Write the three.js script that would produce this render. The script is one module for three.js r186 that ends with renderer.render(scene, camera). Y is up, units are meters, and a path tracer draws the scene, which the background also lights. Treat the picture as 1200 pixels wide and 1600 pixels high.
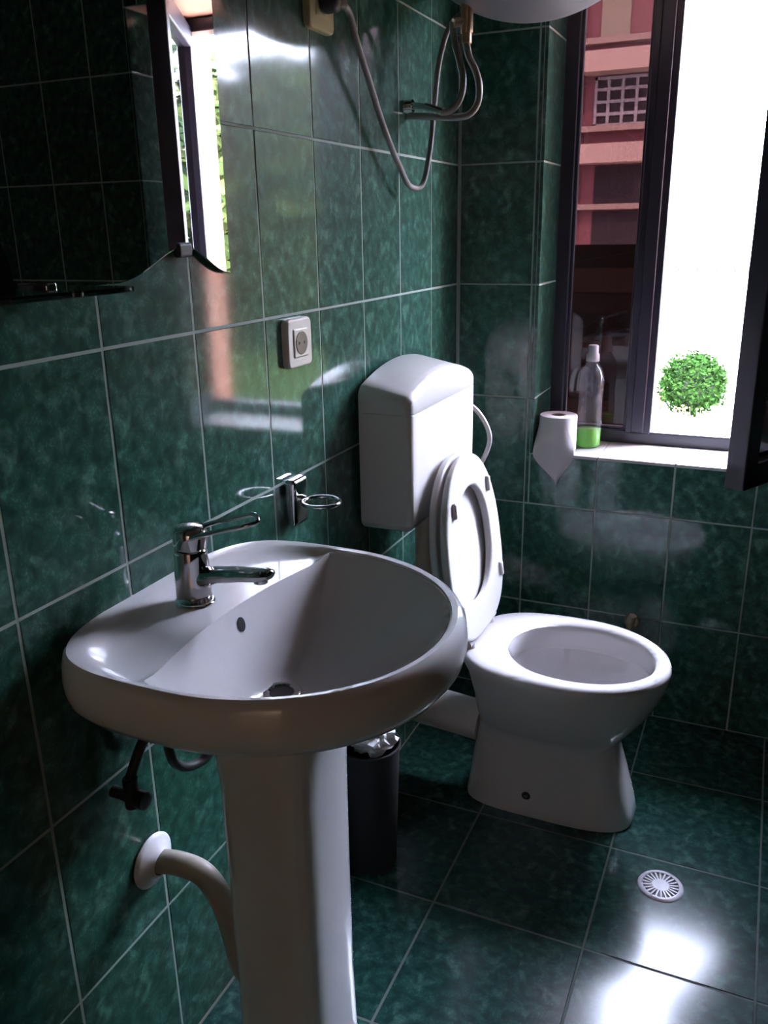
import * as THREE from 'three';
import { RoundedBoxGeometry } from 'three/addons/geometries/RoundedBoxGeometry.js';
import { mergeGeometries, toCreasedNormals } from 'three/addons/utils/BufferGeometryUtils.js';
import { createNoise2D, createNoise3D } from 'simplex-noise';

// ---------------------------------------------------------------- camera, sky, sun, exposure
const scene = new THREE.Scene();
const camera = new THREE.PerspectiveCamera(62.013, 0.75, 0.05, 300);
{
  const pitch = -0.31881, yaw = -0.42318, roll = -0.01744;
  const fw = new THREE.Vector3(Math.sin(yaw) * Math.cos(pitch), Math.sin(pitch), -Math.cos(yaw) * Math.cos(pitch));
  const r0 = new THREE.Vector3(Math.cos(yaw), 0, Math.sin(yaw));
  const u0 = new THREE.Vector3().crossVectors(r0, fw);
  const r = r0.clone().multiplyScalar(Math.cos(roll)).addScaledVector(u0, Math.sin(roll));
  const u = u0.clone().multiplyScalar(Math.cos(roll)).addScaledVector(r0, -Math.sin(roll));
  const m = new THREE.Matrix4().makeBasis(r, u, fw.clone().negate());
  camera.quaternion.setFromRotationMatrix(m);
  camera.position.set(0.79176, 1.34076, 2.2678);
}
scene.background = new THREE.Color().setRGB(54, 58.5, 77);   // bright hazy sky
const sun = new THREE.DirectionalLight(new THREE.Color().setRGB(1, 0.95, 0.85), 60);
sun.position.set(6, 14, 7);
sun.target.position.set(0, 0, -5);
sun.castShadow = true;
sun.shadow.mapSize.set(2048, 2048);
Object.assign(sun.shadow.camera, { left: -25, right: 25, top: 25, bottom: -25, near: 0.5, far: 80 });
scene.add(sun, sun.target);

const renderer = new THREE.WebGLRenderer();
renderer.toneMapping = THREE.LinearToneMapping;
renderer.toneMappingExposure = 1.0;
renderer.shadowMap.enabled = true;

// ---------------------------------------------------------------- helpers
let seed = 12345;
const rnd = () => { seed = (seed * 1664525 + 1013904223) >>> 0; return seed / 4294967296; };
const rr = (a, b) => a + (b - a) * rnd();
const n2 = createNoise2D(rnd), n3 = createNoise3D(rnd);
const V = (x, y, z) => new THREE.Vector3(x, y, z);
const lin = (r, g, b) => new THREE.Color().setRGB(r, g, b);
const std = (c, roughness, o = {}) => new THREE.MeshStandardMaterial({ color: c, roughness, ...o });
const phys = (c, roughness, o = {}) => new THREE.MeshPhysicalMaterial({ color: c, roughness, ...o });
const matte = (c) => phys(c, 1, { specularIntensity: 0 });
const taken = new Map();
function numbered(name) {
  const n = taken.get(name) ?? 0; taken.set(name, n + 1);
  return n ? `${name}_${String(n).padStart(3, '0')}` : name;
}
function thing(name, label, category, [x, y, z] = [0, 0, 0], group) {
  const o = new THREE.Group(); o.name = numbered(name); o.position.set(x, y, z);
  o.userData = { label, category }; if (group) o.userData.group = group;
  scene.add(o); return o;
}
function struct(name, [x, y, z] = [0, 0, 0]) {
  const o = new THREE.Group(); o.name = name; o.position.set(x, y, z); o.userData = { kind: 'structure' }; scene.add(o); return o;
}
// a part built in world coordinates and hung under its thing
function part(parent, name, geo, mat, label) {
  const g = geo.clone(); let p = V(0, 0, 0);
  for (let q = parent; q && q !== scene; q = q.parent) p.add(q.position);
  g.translate(-p.x, -p.y, -p.z);
  const m = new THREE.Mesh(g, mat); m.name = name; if (label) m.userData.label = label; parent.add(m); return m;
}
function solo(name, label, category, geo, mat, group) {
  geo.computeBoundingBox(); const c = new THREE.Vector3(); geo.boundingBox.getCenter(c); c.y = geo.boundingBox.min.y;
  const g = geo.clone().translate(-c.x, -c.y, -c.z);
  const m = new THREE.Mesh(g, mat); m.name = numbered(name); m.position.copy(c); m.userData = { label, category }; if (group) m.userData.group = group;
  scene.add(m); return m;
}
const box = (x0, x1, y0, y1, z0, z1) => new THREE.BoxGeometry(x1 - x0, y1 - y0, z1 - z0).translate((x0 + x1) / 2, (y0 + y1) / 2, (z0 + z1) / 2);
const rbox = (x0, x1, y0, y1, z0, z1, r = 0.005, s = 3) => new RoundedBoxGeometry(x1 - x0, y1 - y0, z1 - z0, s, Math.min(r, (x1 - x0) * 0.49, (y1 - y0) * 0.49, (z1 - z0) * 0.49)).translate((x0 + x1) / 2, (y0 + y1) / 2, (z0 + z1) / 2);
const strip = (g) => { const h = g.index ? g.toNonIndexed() : g.clone(); for (const k of Object.keys(h.attributes)) if (k !== 'position' && k !== 'normal') h.deleteAttribute(k); return h; };
const merge = (...gs) => mergeGeometries(gs.map(strip));
const tube = (pts, r, seg = 48, rad = 12, closed = false) => new THREE.TubeGeometry(new THREE.CatmullRomCurve3(pts.map((p) => V(...p)), closed, 'centripetal'), seg, r, rad, closed);
function rod(a, b, r1, r2 = r1, n = 20) {
  const A = V(...a), B = V(...b), d = B.clone().sub(A), L = d.length();
  const g = new THREE.CylinderGeometry(r2, r1, L, n); g.translate(0, L / 2, 0);
  g.applyQuaternion(new THREE.Quaternion().setFromUnitVectors(V(0, 1, 0), d.normalize())); g.translate(A.x, A.y, A.z); return g;
}
const lathe = (pts, n = 40) => new THREE.LatheGeometry(pts.map(([x, y]) => new THREE.Vector2(Math.max(x, 1e-5), y)), n);
// a surface through closed rings of equally many points
function loft(rings, capStart = true, capEnd = true, crease = 0.7) {
  const N = rings[0].length, pos = [], idx = [];
  rings.forEach((r) => r.forEach((p) => pos.push(...p)));
  for (let i = 0; i < rings.length - 1; i++) for (let j = 0; j < N; j++) {
    const a = i * N + j, b = i * N + (j + 1) % N, c = a + N, d = b + N; idx.push(a, c, b, b, c, d);
  }
  const cap = (i, flip) => {
    const c = rings[i].reduce((s, p) => [s[0] + p[0] / N, s[1] + p[1] / N, s[2] + p[2] / N], [0, 0, 0]); const k = pos.length / 3; pos.push(...c);
    for (let j = 0; j < N; j++) { const a = i * N + j, b = i * N + (j + 1) % N; flip ? idx.push(k, b, a) : idx.push(k, a, b); }
  };
  if (capStart) cap(0, false); if (capEnd) cap(rings.length - 1, true);
  const g = new THREE.BufferGeometry(); g.setAttribute('position', new THREE.Float32BufferAttribute(pos, 3)); g.setIndex(idx);
  return toCreasedNormals(g, crease);
}
// closed egg outline in plan
function egg(cx, cz, af, ab, b, nf, nb, y, N = 72) {
  const out = [];
  for (let i = 0; i < N; i++) {
    const t = (i / N) * Math.PI * 2, c = Math.cos(t), s = Math.sin(t), n = c > 0 ? nf : nb;
    out.push([cx + (c > 0 ? af : ab) * Math.sign(c) * Math.abs(c) ** (2 / n), y, cz + b * Math.sign(s) * Math.abs(s) ** (2 / n)]);
  }
  return out;
}
const smooth = (a, b, x) => { const t = Math.min(1, Math.max(0, (x - a) / (b - a))); return t * t * (3 - 2 * t); };
const fbm = (x, y, o = 4) => { let s = 0, a = 0.5, f = 1; for (let i = 0; i < o; i++) { s += a * n2(x * f + i * 17.3, y * f - i * 9.1); a *= 0.5; f *= 2.1; } return s; };

// ---------------------------------------------------------------- materials
function tileTexture(size, metres, dark, mid, light, streak) {
  const d = new Uint8Array(size * size * 4);
  for (let j = 0; j < size; j++) for (let i = 0; i < size; i++) {
    const x = (i / size) * metres, y = (j / size) * metres;
    const wx = x + 0.005 * n2(x * 16, y * 16), wy = y + 0.005 * n2(x * 16 + 50, y * 16);
    const a = 0.5 + 0.75 * fbm(wx * 26, wy * 26 * streak, 5);
    const v = smooth(0.56, 0.9, 0.5 + 0.7 * fbm(wx * 16 + 31, wy * 14, 5));
    const s = smooth(0.55, 0.95, 0.5 + 0.8 * fbm(x * 150, y * 130, 3)) * 0.45 * smooth(0.3, 0.7, a);
    for (let c = 0; c < 3; c++) {
      const k = dark[c] + (mid[c] - dark[c]) * Math.min(1, Math.max(0, a)) + (light[c] - mid[c]) * Math.min(1, 0.6 * v + s);
      d[(j * size + i) * 4 + c] = Math.round(255 * Math.min(1, Math.max(0, k)));
    }
    d[(j * size + i) * 4 + 3] = 255;
  }
  const t = new THREE.DataTexture(d, size, size); t.colorSpace = THREE.SRGBColorSpace; t.magFilter = THREE.LinearFilter; t.wrapS = t.wrapT = THREE.RepeatWrapping; t.needsUpdate = true; return t;
}
const srgb = (r, g, b) => [r / 255, g / 255, b / 255];
const WT = tileTexture(1024, 0.6, srgb(26, 58, 48), srgb(48, 94, 79), srgb(98, 140, 124), 1);
const FT = tileTexture(1024, 0.62, srgb(22, 50, 45), srgb(38, 76, 69), srgb(76, 114, 105), 1.2);
const M = {
  tile: phys(0xffffff, 0.4, { map: WT, specularIntensity: 0.15, clearcoat: 0.8, clearcoatRoughness: 0.075 }),
  sill: phys(lin(0.6, 0.6, 0.58), 0.2),
  floorTile: phys(0xffffff, 0.4, { map: FT, specularIntensity: 0, clearcoat: 0.8, clearcoatRoughness: 0.17 }),
  grout: std(lin(0.29, 0.35, 0.31), 0.8),
  floorGrout: std(lin(0.1, 0.13, 0.12), 0.9),
  plaster: std(lin(0.62, 0.3, 0.2), 0.95),
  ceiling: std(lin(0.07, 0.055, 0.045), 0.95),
  ceramic: phys(lin(0.84, 0.83, 0.84), 0.12, { clearcoat: 0.6, clearcoatRoughness: 0.05 }),
  plastic: phys(lin(0.8, 0.79, 0.77), 0.28),
  seat: phys(lin(0.82, 0.82, 0.82), 0.25),
  chrome: std(lin(0.78, 0.78, 0.8), 0.08, { metalness: 1 }),
  frame: phys(lin(0.022, 0.017, 0.03), 0.34),
  tint: phys(lin(0.17, 0.138, 0.142), 0.02, { transmission: 1, thickness: 0, ior: 1.5 }),
  darkGlass: phys(lin(0.012, 0.009, 0.009), 0.02, { transmission: 1, thickness: 0, ior: 1.5 }),
  mirror: std(lin(0.86, 0.88, 0.88), 0.01, { metalness: 1 }),
  black: std(lin(0.012, 0.012, 0.013), 0.5),
};

// ---------------------------------------------------------------- tiles
const tileGeos = new Map();
function tileGeo(w, h, variant, metres) {
  const key = [w.toFixed(4), h.toFixed(4), variant, metres].join();
  if (tileGeos.has(key)) return tileGeos.get(key);
  const c = Math.min(0.001, w * 0.2, h * 0.2), x = w / 2, y = h / 2, P = [], U = [];
  const ou = (variant % 3) / 3, ov = Math.floor(variant / 3) / 2;
  const f = [[-x + c, -y + c, 0], [x - c, -y + c, 0], [x - c, y - c, 0], [-x + c, y - c, 0]];
  const e = [[-x, -y, -c], [x, -y, -c], [x, y, -c], [-x, y, -c]], k = e.map(([a, b]) => [a, b, -0.008]);
  const quad = (a, b, d, g) => { for (const p of [a, b, d, a, d, g]) { P.push(...p); U.push(ou + (p[0] + x) / metres, ov + (p[1] + y) / metres); } };
  quad(...f);
  for (let i = 0; i < 4; i++) { const j = (i + 1) % 4; quad(e[i], e[j], f[j], f[i]); quad(k[i], k[j], e[j], e[i]); }
  const g = new THREE.BufferGeometry(); g.setAttribute('position', new THREE.Float32BufferAttribute(P, 3)); g.setAttribute('uv', new THREE.Float32BufferAttribute(U, 2)); g.computeVertexNormals();
  tileGeos.set(key, g); return g;
}
const GAP = 0.0042;
// a tile on the rectangle a0..a1 by b0..b1 of a plane: turn = Euler, place(a, b) = world centre
function layTile(parent, name, a0, a1, b0, b1, place, rot, mat, metres, wobble = 0.0035) {
  if (a1 - a0 < 0.008 || b1 - b0 < 0.008) return;
  const m = new THREE.Mesh(tileGeo(a1 - a0 - GAP, b1 - b0 - GAP, Math.floor(rnd() * 6), metres), mat);
  m.name = name; m.position.copy(place((a0 + a1) / 2, (b0 + b1) / 2)).sub(parent.position);
  const q = new THREE.Quaternion().setFromEuler(new THREE.Euler(...rot));
  q.multiply(new THREE.Quaternion().setFromEuler(new THREE.Euler(rr(-wobble, wobble), rr(-wobble, wobble), 0)));
  m.quaternion.copy(q); parent.add(m);
}
const lines = (lo, hi, o, step) => { const L = [lo]; for (let v = o + Math.ceil((lo + 1e-4 - o) / step) * step; v < hi - 1e-4; v += step) L.push(v); L.push(hi); return L; };

// ---------------------------------------------------------------- room shell
const RX = 2.6, RZ = 3.4, RY = 2.4;                     // room: x 0..RX, z 0..RZ, y 0..RY
const WX0 = 0.219, WX1 = 1.055, WY0 = 0.745, WY1 = 1.97, WZ = -0.19, OUT = -0.43;   // window recess
{
  const w = struct('wall_left');
  part(w, 'wall_core', box(-0.25, -0.008, -0.15, RY, OUT, RZ + 0.2), M.plaster);
  part(w, 'grout', box(-0.008, -0.0008, 0, RY, 0, RZ), M.grout);
  const Z = lines(0, RZ, 0.1936, 0.2), Y = lines(0, RY, 0, 0.3);
  for (let i = 0; i < Z.length - 1; i++) for (let j = 0; j < Y.length - 1; j++)
    layTile(w, 'tile', Z[i], Z[i + 1], Y[j], Y[j + 1], (a, b) => V(0, b, a), [0, Math.PI / 2, 0], M.tile, 0.6);
}
{
  const w = struct('wall_front');
  const holed = (z0, z1) => merge(box(0, WX0, 0, RY, z0, z1), box(WX1, RX, 0, RY, z0, z1), box(WX0, WX1, 0, WY0, z0, z1), box(WX0, WX1, WY1, RY, z0, z1));
  part(w, 'wall_core', holed(OUT, -0.008).translate(0, -0.0, 0), M.plaster);
  part(w, 'grout', holed(-0.008, -0.0008), M.grout);
  const X = lines(0, RX, 0.2065, 0.2), Y = lines(0, RY, 0, 0.3), place = (a, b) => V(a, b, 0);
  for (let i = 0; i < X.length - 1; i++) for (let j = 0; j < Y.length - 1; j++) {
    const [a0, a1, b0, b1] = [X[i], X[i + 1], Y[j], Y[j + 1]];
    const put = (p, q, r, s) => layTile(w, 'tile', p, q, r, s, place, [0, 0, 0], M.tile, 0.6);
    if (a1 <= WX0 || a0 >= WX1 || b1 <= WY0 || b0 >= WY1) { put(a0, a1, b0, b1); continue; }
    put(a0, Math.min(a1, WX0), b0, b1); put(Math.max(a0, WX1), a1, b0, b1);
    put(Math.max(a0, WX0), Math.min(a1, WX1), b0, Math.min(b1, WY0)); put(Math.max(a0, WX0), Math.min(a1, WX1), Math.max(b0, WY1), b1);
  }
  // tiled inner reveals and sill
  part(w, 'grout', merge(box(WX0, WX0 + 0.0072, WY0, WY1, WZ, -0.003), box(WX1 - 0.0072, WX1, WY0, WY1, WZ, -0.003), box(WX0, WX1, WY0 - 0.001, WY0 + 0.0052, WZ, -0.003)), M.grout);
  const YR = lines(WY0, WY1, 0, 0.3);
  for (let j = 0; j < YR.length - 1; j++) {
    layTile(w, 'reveal_tile', WZ, 0.002, YR[j], YR[j + 1], (a, b) => V(WX0 + 0.008, b, a), [0, Math.PI / 2, 0], M.tile, 0.6);
    layTile(w, 'reveal_tile', WZ, 0.002, YR[j], YR[j + 1], (a, b) => V(WX1 - 0.008, b, a), [0, -Math.PI / 2, 0], M.tile, 0.6);
  }
  const XS = lines(WX0 + 0.008, WX1 - 0.008, 0.2065, 0.2);
  for (let i = 0; i < XS.length - 1; i++) layTile(w, 'sill_tile', XS[i], XS[i + 1], WZ - 0.002, 0.006, (a, b) => V(a, WY0 + 0.006, b), [-Math.PI / 2, 0, 0], M.sill, 0.6, 0.001);
}
{
  const w = struct('wall_right');
  part(w, 'wall_core', box(RX + 0.008, RX + 0.25, -0.15, RY, OUT, RZ + 0.2), M.plaster);
  part(w, 'grout', box(RX + 0.0008, RX + 0.008, 0, RY, 0, RZ), M.grout);
  const Z = lines(0, RZ, 0.1936, 0.2), Y = lines(0, RY, 0, 0.3);
  for (let i = 0; i < Z.length - 1; i++) for (let j = 0; j < Y.length - 1; j++)
    layTile(w, 'tile', Z[i], Z[i + 1], Y[j], Y[j + 1], (a, b) => V(RX, b, a), [0, -Math.PI / 2, 0], M.tile, 0.6);
  const b = struct('wall_back'), beige = std(lin(0.55, 0.46, 0.39), 0.9);
  part(b, 'wall_core', merge(box(0, 0.55, 0, RY, RZ, RZ + 0.15), box(1.4, RX, 0, RY, RZ, RZ + 0.15), box(0.55, 1.4, 2.05, RY, RZ, RZ + 0.15)), std(lin(0.12, 0.09, 0.07), 0.8));
  const d = struct('door_1', [0.55, 0, RZ]), wood = std(lin(0.14, 0.06, 0.03), 0.5);
  part(d, 'door_frame', merge(box(0.51, 0.555, 0, 2.09, RZ - 0.02, RZ + 0.17), box(1.395, 1.44, 0, 2.09, RZ - 0.02, RZ + 0.17), box(0.51, 1.44, 2.045, 2.09, RZ - 0.02, RZ + 0.17)), wood);
  const leaf = part(d, 'leaf', rbox(0.5, 0.54, 0.01, 2.04, RZ + 0.18, RZ + 1.0, 0.004), wood); part(leaf, 'handle', rod([0.54, 1.02, RZ + 0.93], [0.6, 1.02, RZ + 0.93], 0.009), M.chrome);
  // the hallway behind the open door
  const hz = RZ + 0.15, h = struct('wall_hall');
  part(h, 'wall_core', merge(box(-0.25, 3.2, 0, RY, hz + 1.3, hz + 1.5), box(-0.4, -0.25, 0, RY, hz - 0.15, hz + 1.5), box(3.2, 3.35, 0, RY, hz - 0.15, hz + 1.5), box(RX, 3.2, 0, RY, hz - 0.15, hz)), beige);
  const hf = struct('floor_hall'); part(hf, 'boards', box(-0.4, 3.35, -0.15, 0, hz - 0.15, hz + 1.5), std(lin(0.3, 0.16, 0.08), 0.5));
  const hc = struct('ceiling_hall'); part(hc, 'slab', box(-0.4, 3.35, RY, RY + 0.25, hz + 0.05, hz + 1.5), std(lin(0.7, 0.66, 0.6), 0.95));
  const lamp = thing('ceiling_lamp', 'round opal ceiling lamp in the hallway behind the open door', 'lamp', [2.5, RY, hz + 0.65]);
  part(lamp, 'ceiling_plate', new THREE.CylinderGeometry(0.07, 0.07, 0.03, 32).translate(2.5, RY - 0.015, hz + 0.65), M.chrome);
  part(lamp, 'lamp_globe', new THREE.SphereGeometry(0.11, 32, 20).translate(2.5, RY - 0.13, hz + 0.65), std(lin(0.8, 0.75, 0.65), 0.4, { emissive: lin(1, 0.8, 0.55), emissiveIntensity: 2 }));
  const pl = new THREE.PointLight(lin(1, 0.86, 0.74), 6.5); pl.position.set(2.5, RY - 0.13, hz + 0.65); pl.castShadow = true; pl.shadow.radius = 5; scene.add(pl);
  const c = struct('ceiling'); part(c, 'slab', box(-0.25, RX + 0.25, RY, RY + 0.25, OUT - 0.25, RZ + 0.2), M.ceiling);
}
{
  const f = struct('floor');
  part(f, 'slab', box(0, RX, -0.15, -0.008, OUT, RZ), M.floorGrout); part(f, 'grout', box(0, RX, -0.008, -0.0008, 0, RZ), M.floorGrout);
  const X = lines(0, RX, 0.281, 0.312), Z = lines(0, RZ, 0.291, 0.312);
  for (let i = 0; i < X.length - 1; i++) for (let j = 0; j < Z.length - 1; j++)
    layTile(f, 'floor_tile', X[i], X[i + 1], Z[j], Z[j + 1], (a, b) => V(a, 0, b), [-Math.PI / 2, 0, 0], M.floorTile, 0.62, 0.0025);
}
// ---------------------------------------------------------------- window
{
  const w = struct('window_1', [WX0, WY0, WZ]);
  const zf = WZ, zb = WZ - 0.06, x0 = WX0 + 0.002, x1 = WX1 - 0.002, y0 = WY0 + 0.002, y1 = WY1 - 0.002;
  part(w, 'frame', merge(rbox(x0, 0.262, y0, y1, zb, zf, 0.004), rbox(1.015, x1, y0, y1, zb, zf, 0.004), rbox(x0, x1, y0, 0.787, zb, zf, 0.004), rbox(x0, x1, 1.93, y1, zb, zf, 0.004)), M.frame);
  part(w, 'mullion', merge(rbox(0.444, 0.514, 0.78, 1.935, zb, zf + 0.002, 0.004), rbox(0.462, 0.496, 0.785, 1.93, zf, zf + 0.012, 0.004)), M.frame);
  const bead = (a, b, c, d) => rbox(a, b, c, d, zb + 0.03, zf - 0.012, 0.003);
  part(w, 'glazing_bead', merge(bead(0.26, 0.27, 0.785, 1.932), bead(0.436, 0.446, 0.785, 1.932), bead(0.26, 0.446, 0.785, 0.795), bead(0.26, 0.446, 1.922, 1.932)), M.frame);
  part(w, 'pane', box(0.262, 0.444, 0.787, 1.93, zb + 0.026, zb + 0.03), M.tint, 'tinted fixed window pane');
  // the sash, hinged on the right and swung into the room
  const W = 0.497, H0 = 0.765, H1 = 1.945, s = 0.052;
  const sg = merge(rbox(-W, -W + s, H0, H1, -0.05, 0, 0.005), rbox(-s, 0, H0, H1, -0.05, 0, 0.005), rbox(-W, 0, H0, H0 + 0.06, -0.05, 0, 0.005), rbox(-W, 0, H1 - 0.06, H1, -0.05, 0, 0.005));
  const sash = new THREE.Mesh(sg.translate(0, -WY0, 0), M.frame); sash.name = 'sash';
  sash.position.set(1.012 - WX0, 0, 0.004); sash.rotation.y = THREE.MathUtils.degToRad(62); sash.userData.label = 'dark window sash swung open into the room'; w.add(sash);
  const pane = new THREE.Mesh(box(-W + s - 0.004, -s + 0.004, H0 + 0.056 - WY0, H1 - 0.056 - WY0, -0.028, -0.024), M.darkGlass); pane.name = 'pane'; sash.add(pane);
  const latch = new THREE.Mesh(merge(rod([-W + 0.105, 0.07, 0], [-W + 0.105, 0.07, 0.016], 0.009), rbox(-W + 0.085, -W + 0.16, 0.062, 0.082, 0.012, 0.026, 0.007, 4)), std(lin(0.6, 0.38, 0.32), 0.4)); latch.name = 'latch'; latch.userData.label = 'pinkish cream latch handle'; sash.add(latch);
}

// ---------------------------------------------------------------- wash basin
const BX = 0.2, BZ = 1.352, DX = 0.215, DZ = 1.352;
const basin = thing('wash_basin', 'white ceramic wash basin with pedestal under the mirror', 'basin', [0.2, 0, BZ]);
let bowlPoint;
{
  const N = 120;
  const f = (x, z, af, ab, b) => { const dx = x - BX, n = dx > 0 ? 2.05 : 3.9, a = dx > 0 ? af : ab; return Math.abs(dx / a) ** n + Math.abs((z - BZ) / b) ** n; };
  const ray = (t, af, ab, b) => { let lo = 0, hi = 0.6; for (let i = 0; i < 40; i++) { const m = (lo + hi) / 2; f(DX + m * Math.cos(t), DZ + m * Math.sin(t), af, ab, b) < 1 ? lo = m : hi = m; } return lo; };
  const arcR = (t) => { for (let r = 0.02; r < 0.5; r += 0.001) { const x = DX + r * Math.cos(t), z = DZ + r * Math.sin(t); if (x < 0.142 + 0.6 * (z - 1.37) ** 2) return r; } return 9; };
  const T = Array.from({ length: N }, (_, i) => (i / N) * Math.PI * 2);
  const ringAt = (off, y, k = 0.25) => T.map((t) => { const r = ray(t, 0.27 + off, 0.203 + Math.min(0, off) * k, 0.25 + off); return [DX + r * Math.cos(t), y, DZ + r * Math.sin(t)]; });
  const rings = [[-0.175, 0.66, 0.6], [-0.15, 0.70, 0.5], [-0.11, 0.728], [-0.065, 0.748], [-0.03, 0.762], [-0.008, 0.776], [0.003, 0.791], [0.007, 0.807], [0.0075, 0.82], [0.005, 0.837], [0, 0.847], [-0.006, 0.851]].map(([o, y, k]) => ringAt(o, y, k));
  const Rin = T.map((t) => ray(t, 0.256, 0.182, 0.236)), Rb = T.map((t, i) => { const a = arcR(t), b = Rin[i] - 0.003; const k = 0.018, h = Math.max(k - Math.abs(a - b), 0) / k; return Math.min(a, b) - h * h * k * 0.25; });
  const at = (i, r, y) => [DX + r * Math.cos(T[i]), y, DZ + r * Math.sin(T[i])];
  const deckW = T.map((_, i) => smooth(0.003, 0.05, Rin[i] - Rb[i]));
  rings.push(T.map((t, i) => at(i, Rin[i], 0.8495)));
  const edgeY = T.map((_, i) => 0.846 - 0.009 * deckW[i]);
  for (const s of [0.93, 0.85, 0.75, 0.55, 0.3, 0.1]) rings.push(T.map((_, i) => at(i, Rb[i] + (Rin[i] - Rb[i]) * s, edgeY[i] + (0.8495 - edgeY[i]) * smooth(0.7, 1, s) ** 1.2)));
  bowlPoint = (i, p) => at(i, Rb[i] * p, 0.714 + (edgeY[i] - 0.714) * p ** 2.3);
  for (const p of [1, 0.985, 0.96, 0.92, 0.86, 0.79, 0.7, 0.6, 0.5, 0.4, 0.3, 0.2, 0.12]) rings.push(T.map((_, i) => bowlPoint(i, p)));
  part(basin, 'bowl', loft(rings, true, true, 0.6), M.ceramic);
  const ped = [[0, 0.088, 0.094], [0.02, 0.088, 0.094], [0.06, 0.081, 0.086], [0.2, 0.079, 0.083], [0.45, 0.079, 0.083], [0.6, 0.08, 0.084], [0.7, 0.085, 0.09]].map(([y, a, b]) => egg(0.208, BZ, a, a - 0.012, b, 4.5, 5, y, 80));
  part(basin, 'pedestal', loft(ped), M.ceramic);
  // drain and overflow
  const dr = lathe([[0, 0.7185], [0.018, 0.7185], [0.0185, 0.721], [0.026, 0.722], [0.029, 0.72], [0.029, 0.712]], 32).translate(DX, 0, DZ);
  const drain = part(basin, 'drain', dr, M.chrome);
  part(drain, 'drain_hole', new THREE.CylinderGeometry(0.0175, 0.0175, 0.002, 24).translate(DX, 0.719, DZ), M.black);
  const oi = Math.round(N * 0.515), P = V(...bowlPoint(oi, 0.9)), Q = V(...bowlPoint(oi, 0.96)), up = Q.clone().sub(P).normalize(), side = V(0, 0, 1), nor = new THREE.Vector3().crossVectors(side, up).normalize(); if (nor.x < 0) nor.negate();
  const oh = new THREE.CylinderGeometry(0.0085, 0.0085, 0.002, 24).scale(1, 1, 1.25); oh.applyMatrix4(new THREE.Matrix4().makeBasis(side, nor, up)); oh.translate(P.x + nor.x * 0.0008, P.y + nor.y * 0.0008, P.z + nor.z * 0.0008);
  part(basin, 'overflow_hole', oh, M.black);
}
// ---------------------------------------------------------------- faucet
{
  const fx = 0.078, fz = BZ, t = thing('faucet', 'chrome single lever mixer faucet on the wash basin', 'faucet', [fx, 0.836, fz]);
  part(t, 'base_ring', lathe([[0, 0.8372], [0.029, 0.8372], [0.029, 0.8395], [0.026, 0.842], [0, 0.842]]).translate(fx, 0, fz), M.chrome);
  part(t, 'body', lathe([[0, 0.841], [0.0255, 0.841], [0.0255, 0.87], [0.0245, 0.9], [0.0235, 0.917], [0.022, 0.92], [0, 0.92]]).translate(fx, 0, fz), M.chrome);
  // spout: tapering swept section
  const sp = [[0.082, 0.872, 0.0175, 0.0165], [0.1, 0.879, 0.017, 0.0145], [0.122, 0.886, 0.0165, 0.0115], [0.15, 0.891, 0.016, 0.0105], [0.18, 0.895, 0.0155, 0.0098], [0.2, 0.898, 0.0145, 0.009], [0.2085, 0.8995, 0.012, 0.006], [0.211, 0.9, 0.007, 0.003]];
  part(t, 'spout', loft(sp.map(([x, y, wz, wy]) => Array.from({ length: 28 }, (_, i) => { const a = (i / 28) * Math.PI * 2; return [fx - 0.078 + x - Math.sin(a) * wy * 0.15, y + Math.sin(a) * wy, fz + Math.cos(a) * wz]; }))), M.chrome);
  part(t, 'aerator', new THREE.CylinderGeometry(0.0095, 0.0098, 0.007, 24).translate(0.192, 0.8885, fz), M.chrome);
  const head = lathe([[0, 0], [0.0215, 0], [0.0235, 0.004], [0.0245, 0.02], [0.0235, 0.028], [0.018, 0.033], [0.008, 0.035], [0, 0.035]]); head.rotateZ(-0.1).translate(fx, 0.92, fz);
  part(t, 'lever_head', head, M.chrome);
  part(t, 'lever', merge(tube([[0.088, 0.948, fz - 0.017], [0.115, 0.958, fz - 0.017], [0.15, 0.969, fz - 0.0165], [0.182, 0.978, fz - 0.012], [0.192, 0.973, fz], [0.182, 0.97, fz + 0.012], [0.15, 0.961, fz + 0.0165], [0.115, 0.95, fz + 0.017], [0.088, 0.94, fz + 0.017]], 0.0036, 60, 10)), M.chrome);
}
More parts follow.
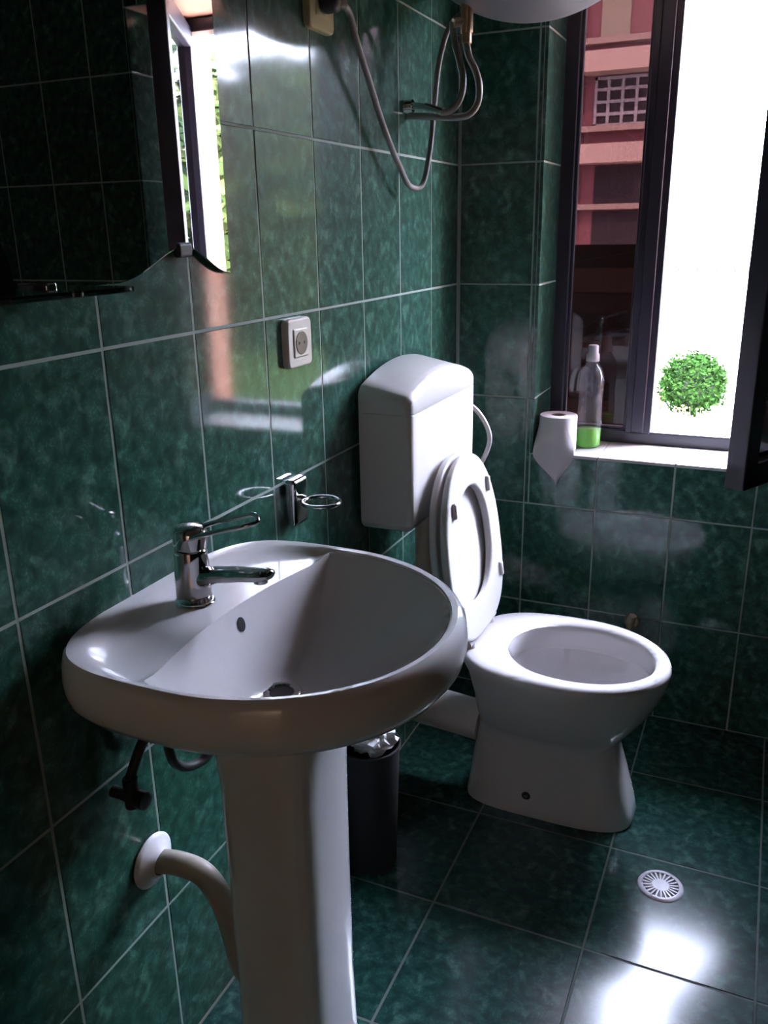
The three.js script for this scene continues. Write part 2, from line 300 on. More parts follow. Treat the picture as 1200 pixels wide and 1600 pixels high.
// ---------------------------------------------------------------- plumbing under the basin
{
  
  const beige = phys(lin(0.42, 0.38, 0.32), 0.3), white = phys(lin(0.75, 0.75, 0.76), 0.3);
  const w = part(basin, 'waste_pipe', tube([[0.005, 0.412, 1.42], [0.05, 0.414, 1.412], [0.085, 0.402, 1.405], [0.112, 0.36, 1.4], [0.126, 0.29, 1.395], [0.132, 0.215, 1.385], [0.15, 0.17, 1.36]], 0.0185, 60, 18), beige, 'grey plastic waste pipe');
  const fl = lathe([[0.018, 0.0], [0.043, 0.0], [0.044, 0.003], [0.038, 0.008], [0.026, 0.012], [0.02, 0.02], [0.0187, 0.02]], 40).rotateZ(-Math.PI / 2).translate(0.001, 0.412, 1.42);
  part(w, 'wall_flange', fl, white, 'white plastic flange');
  const grey = std(lin(0.02, 0.02, 0.022), 0.5);
  part(basin, 'angle_valve', merge(rod([0.001, 0.58, 1.48], [0.045, 0.58, 1.48], 0.009), rod([0.035, 0.565, 1.48], [0.035, 0.61, 1.48], 0.011), rod([0.045, 0.58, 1.48], [0.06, 0.58, 1.48], 0.013)), grey);
  part(basin, 'braided_hose', tube([[0.035, 0.61, 1.48], [0.045, 0.65, 1.465], [0.07, 0.715, 1.44]], 0.0075, 30, 10), grey);
  part(basin, 'braided_hose', tube([[0.07, 0.715, 1.43], [0.062, 0.65, 1.425], [0.06, 0.6, 1.412], [0.06, 0.572, 1.378], [0.066, 0.57, 1.345], [0.078, 0.6, 1.32], [0.09, 0.7, 1.31]], 0.0075, 50, 10), grey);
}
// ---------------------------------------------------------------- toilet
const TZ = 0.47;
{
  const t = thing('toilet', 'white ceramic toilet with its seat and lid raised', 'toilet', [0.42, 0, TZ]);
  const N = 84, rings = [];
  const E = (cx, af, ab, b, nf, nb, y) => rings.push(egg(cx, TZ, af, ab, b, nf, nb, y, N));
  E(0.42, 0.205, 0.2, 0.102, 3.2, 4, 0); E(0.42, 0.207, 0.2, 0.104, 3.2, 4, 0.012); E(0.42, 0.2, 0.195, 0.1, 3.2, 4, 0.04); E(0.42, 0.178, 0.185, 0.094, 3, 4, 0.12); E(0.42, 0.162, 0.178, 0.09, 2.8, 4, 0.175);
  E(0.42, 0.158, 0.176, 0.092, 2.5, 3.6, 0.2); E(0.425, 0.168, 0.18, 0.11, 2.3, 3.2, 0.222); E(0.43, 0.188, 0.19, 0.135, 2.2, 3, 0.255); E(0.44, 0.205, 0.205, 0.157, 2.1, 2.8, 0.295); E(0.446, 0.22, 0.222, 0.174, 2.05, 2.8, 0.34);
  E(0.45, 0.226, 0.236, 0.183, 2.05, 2.8, 0.375); E(0.45, 0.228, 0.246, 0.186, 2.05, 2.8, 0.392); E(0.45, 0.224, 0.244, 0.183, 2.05, 2.8, 0.403); E(0.45, 0.215, 0.236, 0.175, 2.05, 2.8, 0.409);
  E(0.462, 0.2, 0.198, 0.16, 2.05, 2.3, 0.41); E(0.468, 0.182, 0.17, 0.146, 2.05, 2.1, 0.408); E(0.47, 0.174, 0.162, 0.139, 2.05, 2.05, 0.402); E(0.47, 0.17, 0.159, 0.136, 2.05, 2.05, 0.39); E(0.47, 0.168, 0.157, 0.134, 2, 2, 0.358);
  E(0.47, 0.172, 0.161, 0.138, 2, 2, 0.35); E(0.47, 0.175, 0.163, 0.142, 2, 2, 0.34); E(0.47, 0.158, 0.15, 0.125, 2, 2, 0.3); E(0.46, 0.135, 0.13, 0.1, 2, 2, 0.26); E(0.44, 0.1, 0.1, 0.07, 2, 2, 0.225); E(0.42, 0.055, 0.06, 0.04, 2, 2, 0.2);
  part(t, 'bowl', loft(rings, true, true, 0.75), M.ceramic);
  // fixing screw hole in the foot
  const bolt = part(t, 'bolt_recess', rod([0.385, 0.055, TZ + 0.096], [0.385, 0.055, TZ + 0.0995], 0.0105, 0.0105, 24), M.black);
  part(bolt, 'bolt', rod([0.385, 0.055, TZ + 0.098], [0.385, 0.055, TZ + 0.102], 0.006, 0.005, 6), M.chrome);
  // seat and lid: drawn flat (u from the hinge to the tip, v across), then raised
  const hinge = V(0.232, 0.425, TZ), dir = V(-0.058, 0.415, 0).normalize(), nor = V(dir.y, -dir.x, 0);
  const raise = (g, off) => g.applyMatrix4(new THREE.Matrix4().makeBasis(dir, V(0, 0, 1), nor)).translate(hinge.x + nor.x * off, hinge.y + nor.y * off, hinge.z);
  const outline = (l0, l1, b, nf = 2.1, nb = 3) => { const cx = l0 + (l1 - l0) * 0.47; return egg(cx, 0, l1 - cx, cx - l0, b, nf, nb, 0, 64).map(([x, , z]) => new THREE.Vector2(x, z)); };
  const lidShape = new THREE.Shape(outline(0.005, 0.425, 0.183));
  part(t, 'lid', raise(new THREE.ExtrudeGeometry(lidShape, { depth: 0.008, bevelEnabled: true, bevelSize: 0.005, bevelThickness: 0.005, bevelSegments: 4, curveSegments: 8 }), -0.022), M.seat);
  const seatShape = new THREE.Shape(outline(0.006, 0.42, 0.178)); seatShape.holes.push(new THREE.Path(outline(0.072, 0.362, 0.118, 2.1, 2.2).reverse()));
  const seat = part(t, 'seat', raise(new THREE.ExtrudeGeometry(seatShape, { depth: 0.006, bevelEnabled: true, bevelSize: 0.009, bevelThickness: 0.007, bevelSegments: 5, curveSegments: 8 }), 0.004), M.seat);
  for (const [u, v] of [[0.1, 0.145], [0.1, -0.145], [0.33, 0.12], [0.33, -0.12]]) part(seat, 'bumper', raise(rbox(u - 0.018, u + 0.018, v - 0.007, v + 0.007, 0, 0.012, 0.004), 0.014), M.plastic);
  for (const s of [-1, 1]) part(t, 'hinge', merge(rod([0.232, 0.405, TZ + s * 0.075], [0.232, 0.422, TZ + s * 0.075], 0.014, 0.011), rod([0.232, 0.424, TZ + s * 0.1], [0.232, 0.424, TZ + s * 0.05], 0.0105)), M.plastic);
  part(t, 'outlet_pipe', merge(rod([0.24, 0.17, TZ], [0.01, 0.19, TZ], 0.05, 0.05, 28)), M.plastic);
}
// ---------------------------------------------------------------- cistern
{
  const t = thing('cistern', 'white plastic cistern on the tiled wall above the toilet', 'cistern', [0.07, 0.715, 0.45]);
  const Z0 = 0.24, Z1 = 0.66, X0 = 0.012, X1 = 0.134;
  const prof = (x0, x1, y0, y1b, y1f, rb, rt, z, N = 10) => {   // rounded section in x-y: rb radius at the bottom front, rt at the top front
    const P = [], c = [[x1 - rb, y0 + rb, -Math.PI / 2], [x1 - rt, y1f - rt, 0], [x0 + rt * 0.3, y1b - rt * 0.3, Math.PI / 2], [x0 + rb * 0.3, y0 + rb * 0.3, Math.PI]], R = [rb, rt, rt * 0.3, rb * 0.3];
    c.forEach(([cx, cy, a0], k) => { for (let i = 0; i <= N; i++) { const a = a0 + (i / N) * Math.PI / 2; P.push([cx + R[k] * Math.cos(a), cy + R[k] * Math.sin(a), z]); } });
    return P;
  };
  const body = [], lid = [], L = Z1 - Z0, D = [], RO = 0.016;
  for (let i = 0; i <= 8; i++) D.push(RO * (1 - Math.cos((i / 8) * Math.PI / 2)));
  for (let i = 1; i < 24; i++) D.push(RO + (L - 2 * RO) * i / 24);
  for (let i = 8; i >= 0; i--) D.push(L - RO * (1 - Math.cos((i / 8) * Math.PI / 2)));
  for (const d of D) {
    const e = Math.min(d, L - d), k = Math.max(0, 1 - e / RO), ins = RO * (1 - Math.sqrt(1 - k * k)), arc = 0.036 * (1 - (2 * d / L - 1) ** 2);
    body.push(prof(X0, X1 - ins, 0.715 + ins, 0.974, 0.974, 0.02, 0.002, Z0 + d));
    lid.push(prof(X0, X1 - ins, 0.9748, 1.03 + arc - ins, 1.012 + arc - ins, 0.001, Math.min(0.026, (0.036 + arc - ins) * 0.7), Z0 + d));
  }
  part(t, 'tank', loft(body, true, true, 0.6), M.plastic);
  part(t, 'tank_lid', loft(lid, true, true, 0.6), M.plastic);
  part(t, 'flush_pipe', merge(tube([[0.088, 0.72, TZ], [0.088, 0.66, TZ], [0.088, 0.55, TZ], [0.09, 0.42, TZ], [0.105, 0.37, TZ], [0.15, 0.352, TZ], [0.21, 0.35, TZ]], 0.0225, 60, 18), rod([0.088, 0.685, TZ], [0.088, 0.716, TZ], 0.031)), phys(lin(0.55, 0.47, 0.36), 0.35), 'beige flush pipe');
  const hose = phys(lin(0.62, 0.62, 0.62), 0.35, { metalness: 0.3 });
  part(t, 'supply_hose', tube([[0.075, 0.93, 0.243], [0.1, 0.925, 0.225], [0.138, 0.895, 0.215], [0.166, 0.832, 0.21], [0.14, 0.754, 0.215], [0.09, 0.7, 0.2], [0.03, 0.675, 0.18], [0.002, 0.67, 0.17]], 0.0062, 70, 10), hose, 'white flexible supply hose');
}
// ---------------------------------------------------------------- bin behind the basin
{
  const t = thing('waste_bin', 'small black plastic waste bin between the wash basin and the toilet', 'bin', [0.11, 0, 0.85]);
  part(t, 'body', lathe([[0, 0.001], [0.05, 0.001], [0.054, 0.006], [0.064, 0.3], [0.067, 0.302], [0.067, 0.306], [0.062, 0.306], [0.053, 0.012], [0, 0.012]], 48).translate(0.11, 0, 0.85), std(lin(0.005, 0.005, 0.006), 0.85));
  const g = new THREE.IcosahedronGeometry(0.05, 4), p = g.attributes.position;
  for (let i = 0; i < p.count; i++) { const v = V(p.getX(i), p.getY(i), p.getZ(i)), d = v.clone().normalize(), k = 1 + 0.5 * (Math.abs(n3(d.x * 2.2, d.y * 2.2, d.z * 2.2)) - 0.35) + 0.22 * (Math.abs(n3(d.x * 5, d.y * 5, d.z * 5)) - 0.3); v.multiplyScalar(k); p.setXYZ(i, v.x * 0.95, v.y * 0.62, v.z * 0.85); }
  g.computeVertexNormals(); g.rotateZ(0.3).translate(0.122, 0.325, 0.858);
  solo('crumpled_paper', 'crumpled white paper on top of the black waste bin', 'paper', toCreasedNormals(g, 0.25), std(lin(0.8, 0.8, 0.82), 0.9));
}
// ---------------------------------------------------------------- things on the left wall
{
  const t = thing('tumbler_holder', 'chrome wall bracket with an empty ring for a tumbler', 'holder', [0, 0.86, 0.935]);
  part(t, 'wall_plate', rbox(0.001, 0.024, 0.816, 0.906, 0.91, 0.964, 0.008, 4), M.chrome);
  part(t, 'arm', rod([0.022, 0.866, 0.937], [0.036, 0.866, 0.94], 0.008, 0.006), M.chrome);
  part(t, 'ring', new THREE.TorusGeometry(0.034, 0.0042, 12, 56).rotateX(Math.PI / 2).translate(0.069, 0.866, 0.945), M.chrome);
}
function socket(name, label, y, z, s, mat, ring) {
  const t = thing(name, label, 'socket', [0, y, z]);
  const sh = new THREE.Shape(), h = s / 2, r = 0.009;
  sh.moveTo(-h + r, -h); sh.lineTo(h - r, -h); sh.quadraticCurveTo(h, -h, h, -h + r); sh.lineTo(h, h - r); sh.quadraticCurveTo(h, h, h - r, h); sh.lineTo(-h + r, h); sh.quadraticCurveTo(-h, h, -h, h - r); sh.lineTo(-h, -h + r); sh.quadraticCurveTo(-h, -h, -h + r, -h);
  const g = new THREE.ExtrudeGeometry(sh, { depth: 0.006, bevelEnabled: true, bevelThickness: 0.005, bevelSize: 0.004, bevelSegments: 4 }).translate(0, 0, 0.001).rotateY(Math.PI / 2).translate(0.001, y, z);
  part(t, 'cover_plate', g, mat);
  part(t, 'insert', rbox(0.009, 0.0155, y - 0.026, y + 0.026, z - 0.026, z + 0.026, 0.004), mat);
  const well = lathe([[0, 0.0016], [0.0185, 0.0018], [0.0205, 0.0022], [0.0212, 0.001]], 36).rotateZ(-Math.PI / 2).translate(0.0145, y, z);
  part(t, 'socket_well', well, ring);
  for (const s2 of [-1, 1]) part(t, 'contact_hole', rod([0.0152, y, z + s2 * 0.0095], [0.0166, y, z + s2 * 0.0095], 0.0028, 0.0028, 14), M.black);
  return t;
}
socket('wall_socket', 'white single wall socket between the mirror and the cistern', 1.15, 0.896, 0.08, phys(lin(0.72, 0.67, 0.6), 0.3), phys(lin(0.16, 0.125, 0.09), 0.4));
socket('wall_socket', 'yellowed wall socket with a black plug in it, high on the wall', 1.722, 0.765, 0.085, phys(lin(0.5, 0.46, 0.27), 0.35), phys(lin(0.3, 0.27, 0.16), 0.4));
// ---------------------------------------------------------------- mirror and shelf
{
  const sh = new THREE.Shape();      // drawn in (-z, y)
  const b = 1.281, T = 1.96, zr = -1.1, zl = -1.72;
  sh.moveTo(zr, b); sh.lineTo(zr, T); sh.lineTo(zl, T); sh.lineTo(zl, b); sh.lineTo(-1.36, b); sh.bezierCurveTo(-1.30, b + 0.004, -1.26, b + 0.04, -1.215, b + 0.042); sh.bezierCurveTo(-1.17, b + 0.042, -1.15, b + 0.004, zr, b);
  const g = (d, bz) => new THREE.ExtrudeGeometry(sh, { depth: d, bevelEnabled: true, bevelThickness: bz, bevelSize: bz, bevelOffset: -bz, bevelSegments: 2, curveSegments: 20 });
  const t = thing('wall_mirror', 'frameless wall mirror with a scalloped lower edge above the wash basin', 'mirror', [0.002, 1.281, 1.4]);
  part(t, 'mirror_glass', g(0.005, 0.0015).rotateY(Math.PI / 2).translate(0.004, 0, 0), M.mirror);
  for (const z of [1.215, 1.6]) part(t, 'clip', rbox(0.001, 0.014, z === 1.6 ? 1.275 : 1.309, z === 1.6 ? 1.29 : 1.33, z - 0.017, z + 0.017, 0.005), M.black);
  const s = thing('glass_shelf', 'narrow glass shelf on chrome holders under the mirror', 'shelf', [0.06, 1.278, 1.6]);
  const glass = phys(lin(0.75, 0.9, 0.85), 0.03, { transmission: 1, thickness: 0.006, ior: 1.5 });
  part(s, 'glass_plate', rbox(0.002, 0.112, 1.278, 1.285, 1.452, 1.78, 0.002), glass);
  for (const z of [1.5, 1.73]) part(s, 'holder', merge(rod([0.002, 1.2815, z], [0.03, 1.2815, z], 0.009), rbox(0.01, 0.034, 1.2725, 1.2905, z - 0.009, z + 0.009, 0.004)), M.chrome);
  const bag = [[1.59, 1.80, 0], [1.592, 1.80, 0.03], [1.61, 1.80, 0.08], [1.635, 1.795, 0.125], [1.655, 1.79, 0.15]].map(([z0, z1, y]) => { const w = 0.03 - y * 0.08; return egg(0.062, (z0 + z1) / 2, w, w, (z1 - z0) / 2, 3, 3, 1.2855 + y, 40); });
  solo('wash_bag', 'black tapered wash bag standing on the glass shelf', 'bag', loft(bag, true, true, 0.8), matte(lin(0.003, 0.003, 0.0035)));
}
// ---------------------------------------------------------------- water heater
{
  const t = thing('water_heater', 'white water heater tank hung high in the corner', 'boiler', [0.262, 1.755, 0.3]);
  const R = 0.205, dome = [];
  for (let i = 0; i <= 14; i++) { const r = (R - 0.012) * i / 14; dome.push([r, 1.755 + 0.075 * (r / R) ** 2.2]); }
  part(t, 'bottom_cap', lathe([...dome, [R - 0.003, 1.823], [R, 1.835], [R, 1.845]], 64).translate(0.262, 0, 0.3), phys(lin(0.17, 0.18, 0.2), 0.45));
  part(t, 'tank', lathe([[R - 0.002, 1.844], [R - 0.002, 2.28], [R - 0.02, 2.31], [0.1, 2.335], [0, 2.34]], 64).translate(0.262, 0, 0.3), phys(lin(0.72, 0.72, 0.73), 0.3));
  for (const y of [2.0, 2.2]) part(t, 'bracket', box(0.001, 0.07, y, y + 0.04, 0.2, 0.4), std(lin(0.3, 0.3, 0.3), 0.5));
  const pts = [[0.037, 1.722, 0.735], [0.036, 1.715, 0.705], [0.034, 1.675, 0.672], [0.032, 1.626, 0.625], [0.03, 1.539, 0.543], [0.03, 1.475, 0.47], [0.034, 1.432, 0.412], [0.046, 1.434, 0.378], [0.055, 1.49, 0.358], [0.064, 1.6, 0.345], [0.074, 1.69, 0.34], [0.1, 1.76, 0.332], [0.15, 1.79, 0.32]];
  const cable = part(t, 'power_cable', tube(pts, 0.0062, 120, 10), phys(lin(0.2, 0.2, 0.2), 0.4), 'grey power cable hanging in a loop');
  part(cable, 'plug', merge(lathe([[0, 0], [0.019, 0], [0.0205, 0.006], [0.02, 0.024], [0.013, 0.032], [0, 0.033]], 28).rotateZ(-Math.PI / 2).translate(0.016, 1.722, 0.765), rbox(0.026, 0.048, 1.71, 1.734, 0.73, 0.775, 0.008)), M.black, 'black plug');
  const brass = std(lin(0.75, 0.52, 0.36), 0.3, { metalness: 0.8 });
  part(t, 'inlet_valve', merge(rod([0.135, 1.79, 0.34], [0.135, 1.735, 0.34], 0.013), rod([0.13, 1.757, 0.345], [0.112, 1.752, 0.36], 0.009), rbox(0.127, 0.146, 1.712, 1.75, 0.336, 0.352, 0.004)), brass, 'brass safety valve');
  const hoseM = std(lin(0.3, 0.29, 0.27), 0.35, { metalness: 0.5 });
  part(t, 'braided_hose', tube([[0.108, 1.755, 0.352], [0.112, 1.72, 0.352], [0.125, 1.68, 0.354], [0.134, 1.64, 0.358], [0.128, 1.605, 0.362], [0.108, 1.585, 0.364], [0.085, 1.583, 0.364]], 0.0075, 60, 10), hoseM);
  part(t, 'braided_hose', tube([[0.136, 1.715, 0.345], [0.142, 1.69, 0.345], [0.158, 1.66, 0.346], [0.168, 1.625, 0.35], [0.163, 1.592, 0.352], [0.145, 1.575, 0.354], [0.12, 1.572, 0.354], [0.08, 1.575, 0.352], [0.003, 1.582, 0.35]], 0.0075, 70, 10), hoseM);
  part(t, 'outlet', merge(rod([0.002, 1.6, 0.362], [0.02, 1.6, 0.362], 0.016, 0.013), rod([0.02, 1.6, 0.362], [0.05, 1.597, 0.363], 0.0075), rod([0.05, 1.597, 0.363], [0.09, 1.583, 0.364], 0.0085)), M.chrome, 'chrome wall outlet');
}
// ---------------------------------------------------------------- valve on the far wall, floor drain
{
  const t = thing('angle_valve', 'small brass valve on the tiled wall behind the toilet', 'valve', [0.529, 0.29, 0]);
  part(t, 'body', merge(rod([0.529, 0.288, 0.001], [0.529, 0.288, 0.04], 0.009), rod([0.529, 0.288, 0.001], [0.529, 0.288, 0.006], 0.022, 0.018), rod([0.529, 0.278, 0.035], [0.529, 0.302, 0.035], 0.011)), std(lin(0.5, 0.38, 0.24), 0.35, { metalness: 0.8 }));
  part(t, 'knob', rod([0.529, 0.3, 0.035], [0.535, 0.322, 0.04], 0.012, 0.01, 8), std(lin(0.45, 0.36, 0.26), 0.5));
}
{
  const t = thing('floor_drain', 'round white floor drain with radial slots', 'drain', [0.712, 0, 0.685]), x = 0.712, z = 0.685, mt = phys(lin(0.62, 0.6, 0.66), 0.3);
  part(t, 'drain_well', new THREE.CylinderGeometry(0.042, 0.042, 0.0006, 40).translate(x, 0.0006, z), M.black);
  part(t, 'rim', lathe([[0.037, 0.0006], [0.037, 0.004], [0.0385, 0.005], [0.045, 0.004], [0.0475, 0.0006]], 56).translate(x, 0, z), mt);
  part(t, 'hub', lathe([[0, 0.0045], [0.017, 0.0045], [0.0185, 0.0035], [0.0185, 0.0006]], 40).translate(x, 0, z), mt);
  for (let i = 0; i < 22; i++) { const a = (i / 22) * Math.PI * 2; part(t, 'spoke', box(0.017, 0.038, 0.0008, 0.004, -0.0019, 0.0019).rotateY(a).translate(x, 0, z), mt); }
}
// ---------------------------------------------------------------- things on the sill
const SY = WY0 + 0.0062;
{
  const x = 0.283, z = -0.053, paper = phys(lin(0.82, 0.82, 0.84), 0.95);
  const t = thing('toilet_paper_roll', 'toilet paper roll standing at the left end of the window sill', 'paper roll', [x, SY, z]);
  part(t, 'roll', lathe([[0.02, SY], [0.05, SY], [0.0512, SY + 0.003], [0.0512, SY + 0.096], [0.05, SY + 0.098], [0.021, SY + 0.098], [0.02, SY + 0.096], [0.02, SY]], 56).translate(x, 0, z), paper);
  part(t, 'core', lathe([[0.0195, SY + 0.001], [0.0195, SY + 0.097], [0.0185, SY + 0.097], [0.0185, SY + 0.001], [0.0195, SY + 0.001]], 40).translate(x, 0, z), std(lin(0.4, 0.32, 0.24), 0.95));
  // loose end: leaves the roll, falls over the sill edge and ends in a torn corner
  const pos = [], idx = [], nu = 14, nv = 18;
  for (const side of [0, 1]) for (let j = 0; j <= nv; j++) for (let i = 0; i <= nu; i++) {
    const u = i / nu, v = j / nv, y = SY + 0.092 - v * 0.185;
    const k = smooth(0.5, 1, v), l = x - 0.053 + k * 0.067, r = x + 0.03 + 0.03 * smooth(0, 0.5, v) - k * 0.044;
    const xx = l + (r - l) * u, yy = v > 0.5 ? y + 0.004 * Math.sin(u * 9) : y;
    const dx = Math.max(-1, Math.min(1, (xx - x) / 0.0525)), wrap = z + 0.0525 * Math.sqrt(Math.max(0, 1 - dx * dx));
    const free = 0.0095 + 0.003 * Math.sin(u * 7 + v * 4);
    const zz = wrap + (free - wrap) * smooth(0.05, 0.52, v);
    pos.push(xx, yy, zz + side * 0.0005);
  }
  const S = (nu + 1) * (nv + 1);
  for (let j = 0; j < nv; j++) for (let i = 0; i < nu; i++) { const a = j * (nu + 1) + i; idx.push(a, a + 1, a + nu + 1, a + 1, a + nu + 2, a + nu + 1, S + a, S + a + nu + 1, S + a + 1, S + a + 1, S + a + nu + 1, S + a + nu + 2); }
  const g = new THREE.BufferGeometry(); g.setAttribute('position', new THREE.Float32BufferAttribute(pos, 3)); g.setIndex(idx); g.computeVertexNormals();
  part(t, 'loose_sheet', g, paper);
}
{
  const x = 0.356, z = -0.115, t = thing('plastic_bottle', 'clear plastic bottle with green liquid at its bottom on the window sill', 'bottle', [x, SY, z]);
  const clear = phys(lin(0.9, 0.9, 0.95), 0.08, { transmission: 0.93, thickness: 0, ior: 1.45 });
  part(t, 'body', lathe([[0, 0.001], [0.03, 0.001], [0.034, 0.005], [0.0345, 0.05], [0.0335, 0.09], [0.031, 0.12], [0.0325, 0.15], [0.034, 0.18], [0.033, 0.2], [0.028, 0.217], [0.019, 0.229], [0.0155, 0.236], [0.0155, 0.246]], 48).translate(x, SY, z), clear);
  part(t, 'liquid', lathe([[0, 0.002], [0.029, 0.002], [0.0325, 0.006], [0.033, 0.05], [0, 0.0505]], 40).translate(x, SY, z), phys(lin(0.25, 0.85, 0.06), 0.3, { transmission: 0.35 }), 'lime green liquid');
  part(t, 'cap', lathe([[0, 0.284], [0.011, 0.284], [0.0135, 0.282], [0.0145, 0.262], [0.0175, 0.258], [0.0178, 0.24], [0, 0.24]], 32).translate(x, SY, z), phys(lin(0.6, 0.6, 0.64), 0.4), 'white cap');
}

// ---------------------------------------------------------------- outside
const GY = -0.2;
{
  const g = struct('ground'); part(g, 'paving', box(-60, 60, GY - 0.2, GY, -90, OUT), std(lin(0.55, 0.54, 0.5), 0.95));
  const l = struct('lawn'); part(l, 'turf', box(1.35, 30, GY, GY + 0.03, -40, -1.2), matte(lin(0.02, 0.032, 0.01)));
}
function foliage(parent, centre, radii, count, size, mat, hollow = 0.75) {
  const leaf = new THREE.BufferGeometry();
  leaf.setAttribute('position', new THREE.Float32BufferAttribute([0, 0, 0, 0.28, 0.08, 0.4, 0, 0, 1, -0.28, 0.08, 0.4], 3)); leaf.setIndex([0, 1, 2, 0, 2, 3]); leaf.computeVertexNormals();
  const im = new THREE.InstancedMesh(leaf, mat, count); im.name = 'foliage'; im.userData.kind = 'stuff';
  const m = new THREE.Matrix4(), q = new THREE.Quaternion(), e = new THREE.Euler(), col = new THREE.Color();
  for (let i = 0; i < count; i++) {
    const d = V(rr(-1, 1), rr(-1, 1), rr(-1, 1)); while (d.lengthSq() > 1 || d.lengthSq() < 0.01) d.set(rr(-1, 1), rr(-1, 1), rr(-1, 1));
    d.normalize(); const k = (hollow + (1 - hollow) * rnd()) * (1 + 0.16 * n3(d.x * 2.5 + centre[0], d.y * 2.5, d.z * 2.5));
    e.set(rr(0, 6.28), rr(0, 6.28), rr(0, 6.28)); q.setFromEuler(e); const s = size * rr(0.7, 1.4);
    m.compose(V(centre[0] + d.x * radii[0] * k - parent.position.x, centre[1] + d.y * radii[1] * k - parent.position.y, centre[2] + d.z * radii[2] * k - parent.position.z), q, V(s, s, s));
    im.setMatrixAt(i, m); const b = rr(0.6, 1.3); im.setColorAt(i, col.setRGB(b * rr(0.9, 1.15), b, b * 0.9));
  }
  parent.add(im);
}
{
  const t = thing('bush', 'round clipped green bush outside the open window', 'bush', [0.25, GY, -5.35]);
  const core = new THREE.IcosahedronGeometry(0.2, 3).translate(0.25, 0.06, -5.35);
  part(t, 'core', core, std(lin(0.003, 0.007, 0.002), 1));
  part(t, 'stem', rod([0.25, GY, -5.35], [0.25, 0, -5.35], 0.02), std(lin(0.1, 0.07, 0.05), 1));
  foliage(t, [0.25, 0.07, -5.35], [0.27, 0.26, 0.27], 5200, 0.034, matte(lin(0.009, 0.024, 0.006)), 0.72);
  const f = thing('flower_bed', 'low pale yellow flowers at the foot of the round bush', 'flowers', [0.25, GY, -5.0]); f.userData.kind = 'stuff';
  const blob = []; for (let i = 0; i < 60; i++) { const h = rr(0.03, 0.11), x = rr(-0.1, 0.62), z = rr(-5.2, -4.85); blob.push(rod([x, GY, z], [x + rr(-0.01, 0.01), GY + h, z], 0.002, 0.002, 5), new THREE.IcosahedronGeometry(rr(0.008, 0.018), 1).scale(1, 0.6, 1).translate(x, GY + h, z)); }
  part(f, 'blooms', merge(...blob), std(lin(0.6, 0.55, 0.2), 0.9));
  const pot = thing('flower_pot', 'terracotta pot beside the round bush', 'pot', [-0.06, GY, -5.6]);
  part(pot, 'pot_body', lathe([[0, 0], [0.06, 0], [0.085, 0.13], [0.095, 0.132], [0.095, 0.155], [0.085, 0.155], [0.08, 0.13], [0, 0.13]], 32).translate(-0.06, GY, -5.6), std(lin(0.25, 0.1, 0.07), 0.9));
}
{
  const t = thing('garden_wall', 'low white garden wall with terracotta coping beyond the bush', 'wall', [0, GY, -14]);
  part(t, 'wall_body', box(-1.4, 6, GY, 0.55, -14.15, -14), std(lin(0.75, 0.73, 0.68), 0.95));
  for (let i = 0; i < 24; i++) part(t, 'coping_tile', rbox(-1.4 + i * 0.308, -1.4 + i * 0.308 + 0.3, 0.55, 0.66, -14.2, -13.95, 0.02, 2), std(lin(0.09, 0.035, 0.02), 0.9));
}
{
  const t = thing('board_fence', 'dark brown board fence outside the tinted window pane', 'fence', [-0.7, GY, -4]), w1 = matte(lin(0.0065, 0.004, 0.0033)), w2 = matte(lin(0.011, 0.0065, 0.005)), w3 = matte(lin(0.0045, 0.003, 0.0025));
  for (let i = 0; i < 9; i++) part(t, 'board', box(-2.2, 0.02, GY + 0.02 + i * 0.155, GY + 0.02 + i * 0.155 + 0.165, -4.012, -3.985 + (i % 2) * 0.008 + rr(0, 0.003)), [w1, w2, w3][(i * 7) % 3]);
  for (const x of [-2.15, -1.1, -0.03]) part(t, 'post', box(x - 0.05, x + 0.05, GY, 1.24, -4.11, -4.013), w3);
}
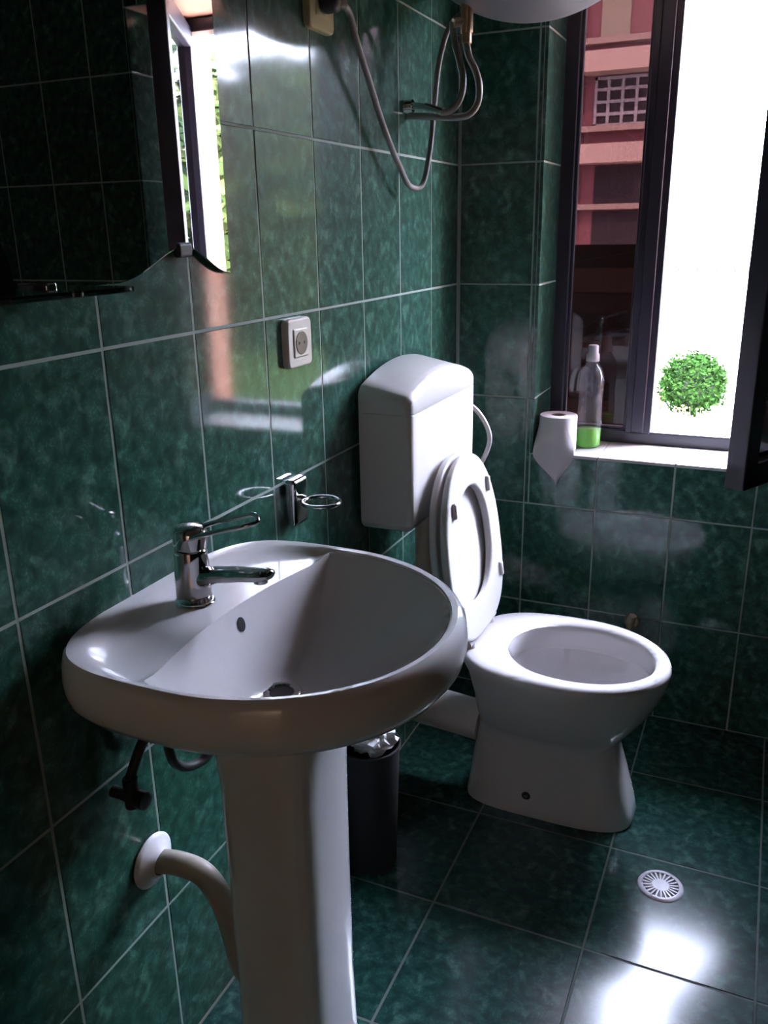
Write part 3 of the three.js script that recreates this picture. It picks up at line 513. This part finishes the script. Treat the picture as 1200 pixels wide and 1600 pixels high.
{
  const Z = -26, t = thing('apartment_building', 'pink apartment building with peach balconies seen through the tinted pane', 'building', [-6.5, GY, Z - 4]);
  const red = matte(lin(0.17, 0.065, 0.07)), peach = matte(lin(0.36, 0.235, 0.19)), pale = matte(lin(0.26, 0.17, 0.14)), white = matte(lin(0.24, 0.21, 0.21)), dark = matte(lin(0.035, 0.025, 0.027)), beige = matte(lin(0.23, 0.185, 0.135));
  part(t, 'wall', box(-9, -3.1, GY, 12, Z - 2.5, Z), red);
  for (const [y0, y1] of [[8.5, 9.15], [5.6, 6.15], [3.15, 3.68]]) { part(t, 'balcony_parapet', box(-5.05, -3.12, y0, y1, Z, Z + 0.85), peach); part(t, 'balcony_parapet', box(-8.8, -5.6, y0, y1, Z, Z + 0.85), peach); }
  for (const y of [9.3, 6.4, 4.05, 1.85]) part(t, 'ledge', box(-9, -3.08, y, y + 0.16, Z, Z + 0.35), pale);
  part(t, 'shutter', box(-4.7, -3.87, 6.56, 8.45, Z, Z + 0.06), beige);
  const win = (x0, x1, y0, y1) => {
    const f = part(t, 'window', merge(box(x0, x1, y1 - 0.08, y1, Z, Z + 0.08), box(x0, x1, y0, y0 + 0.08, Z, Z + 0.08), box(x0, x0 + 0.08, y0, y1, Z, Z + 0.08), box(x1 - 0.08, x1, y0, y1, Z, Z + 0.08)), white);
    part(f, 'pane', box(x0 + 0.05, x1 - 0.05, y0 + 0.05, y1 - 0.05, Z, Z + 0.02), dark);
    for (let i = 1; i < 4; i++) part(f, 'glazing_bar', box(x0 + (x1 - x0) * i / 4 - 0.045, x0 + (x1 - x0) * i / 4 + 0.045, y0, y1, Z, Z + 0.07), white);
    for (let i = 1; i < 4; i++) part(f, 'glazing_bar', box(x0, x1, y0 + (y1 - y0) * i / 4 - 0.045, y0 + (y1 - y0) * i / 4 + 0.045, Z, Z + 0.062), white);
  };
  win(-4.78, -3.14, 4.2, 5.55); win(-8.3, -6.2, 4.2, 5.55); win(-8.3, -6.2, 6.7, 8.3);
  part(t, 'doorway', box(-4.66, -3.15, GY, 1.8, Z, Z + 0.03), dark); part(t, 'doorway', box(-4.66, -3.15, 2.02, 3.1, Z, Z + 0.03), dark);
  part(t, 'drainpipe', rod([-5.2, GY, Z + 0.12], [-5.2, 12, Z + 0.12], 0.1), pale);
}
{
  const green = [lin(0.03, 0.042, 0.014), lin(0.022, 0.036, 0.013), lin(0.045, 0.05, 0.022), lin(0.02, 0.034, 0.018)];
  [[5.6, -8.5, 1.5, 2.0, 'broad pale green tree nearest the window, mirrored in the wall tiles'], [8.2, -9.5, 1.9, 2.3, 'tall mid green tree to the right of the window, mirrored in the wall tiles'], [7.2, -13, 2.2, 2.6, 'yellow green tree standing behind the other trees outside'], [3.1, -10.5, 1.5, 2.9, 'slender dark green tree straight out from the window, mirrored in the window reveal']].forEach(([x, z, r, h, label], i) => {
    const t = thing('tree', label, 'tree', [x, GY, z], 'trees outside');
    part(t, 'trunk', rod([x, GY, z], [x + 0.1, GY + h, z], 0.14, 0.08), std(lin(0.12, 0.09, 0.06), 1));
    foliage(t, [x, GY + h * 0.95, z], [r, h * 0.9, r], 6500, 0.26, matte(green[i]), 0.5);
  });
  const hedge = thing('hedge', 'long dark green hedge to the right of the window outside', 'hedge', [7, GY, -10.5]);
  part(hedge, 'core', rbox(4.2, 10.5, GY, 0.9, -10.8, -10.3, 0.1), std(lin(0.01, 0.02, 0.008), 1));
  foliage(hedge, [7.2, 0.4, -10.5], [3.3, 0.75, 0.5], 6000, 0.14, matte(lin(0.02, 0.032, 0.012)), 0.6);
}

scene.traverse((o) => { if (o.isMesh) { o.castShadow = true; o.receiveShadow = true; } });
renderer.render(scene, camera);
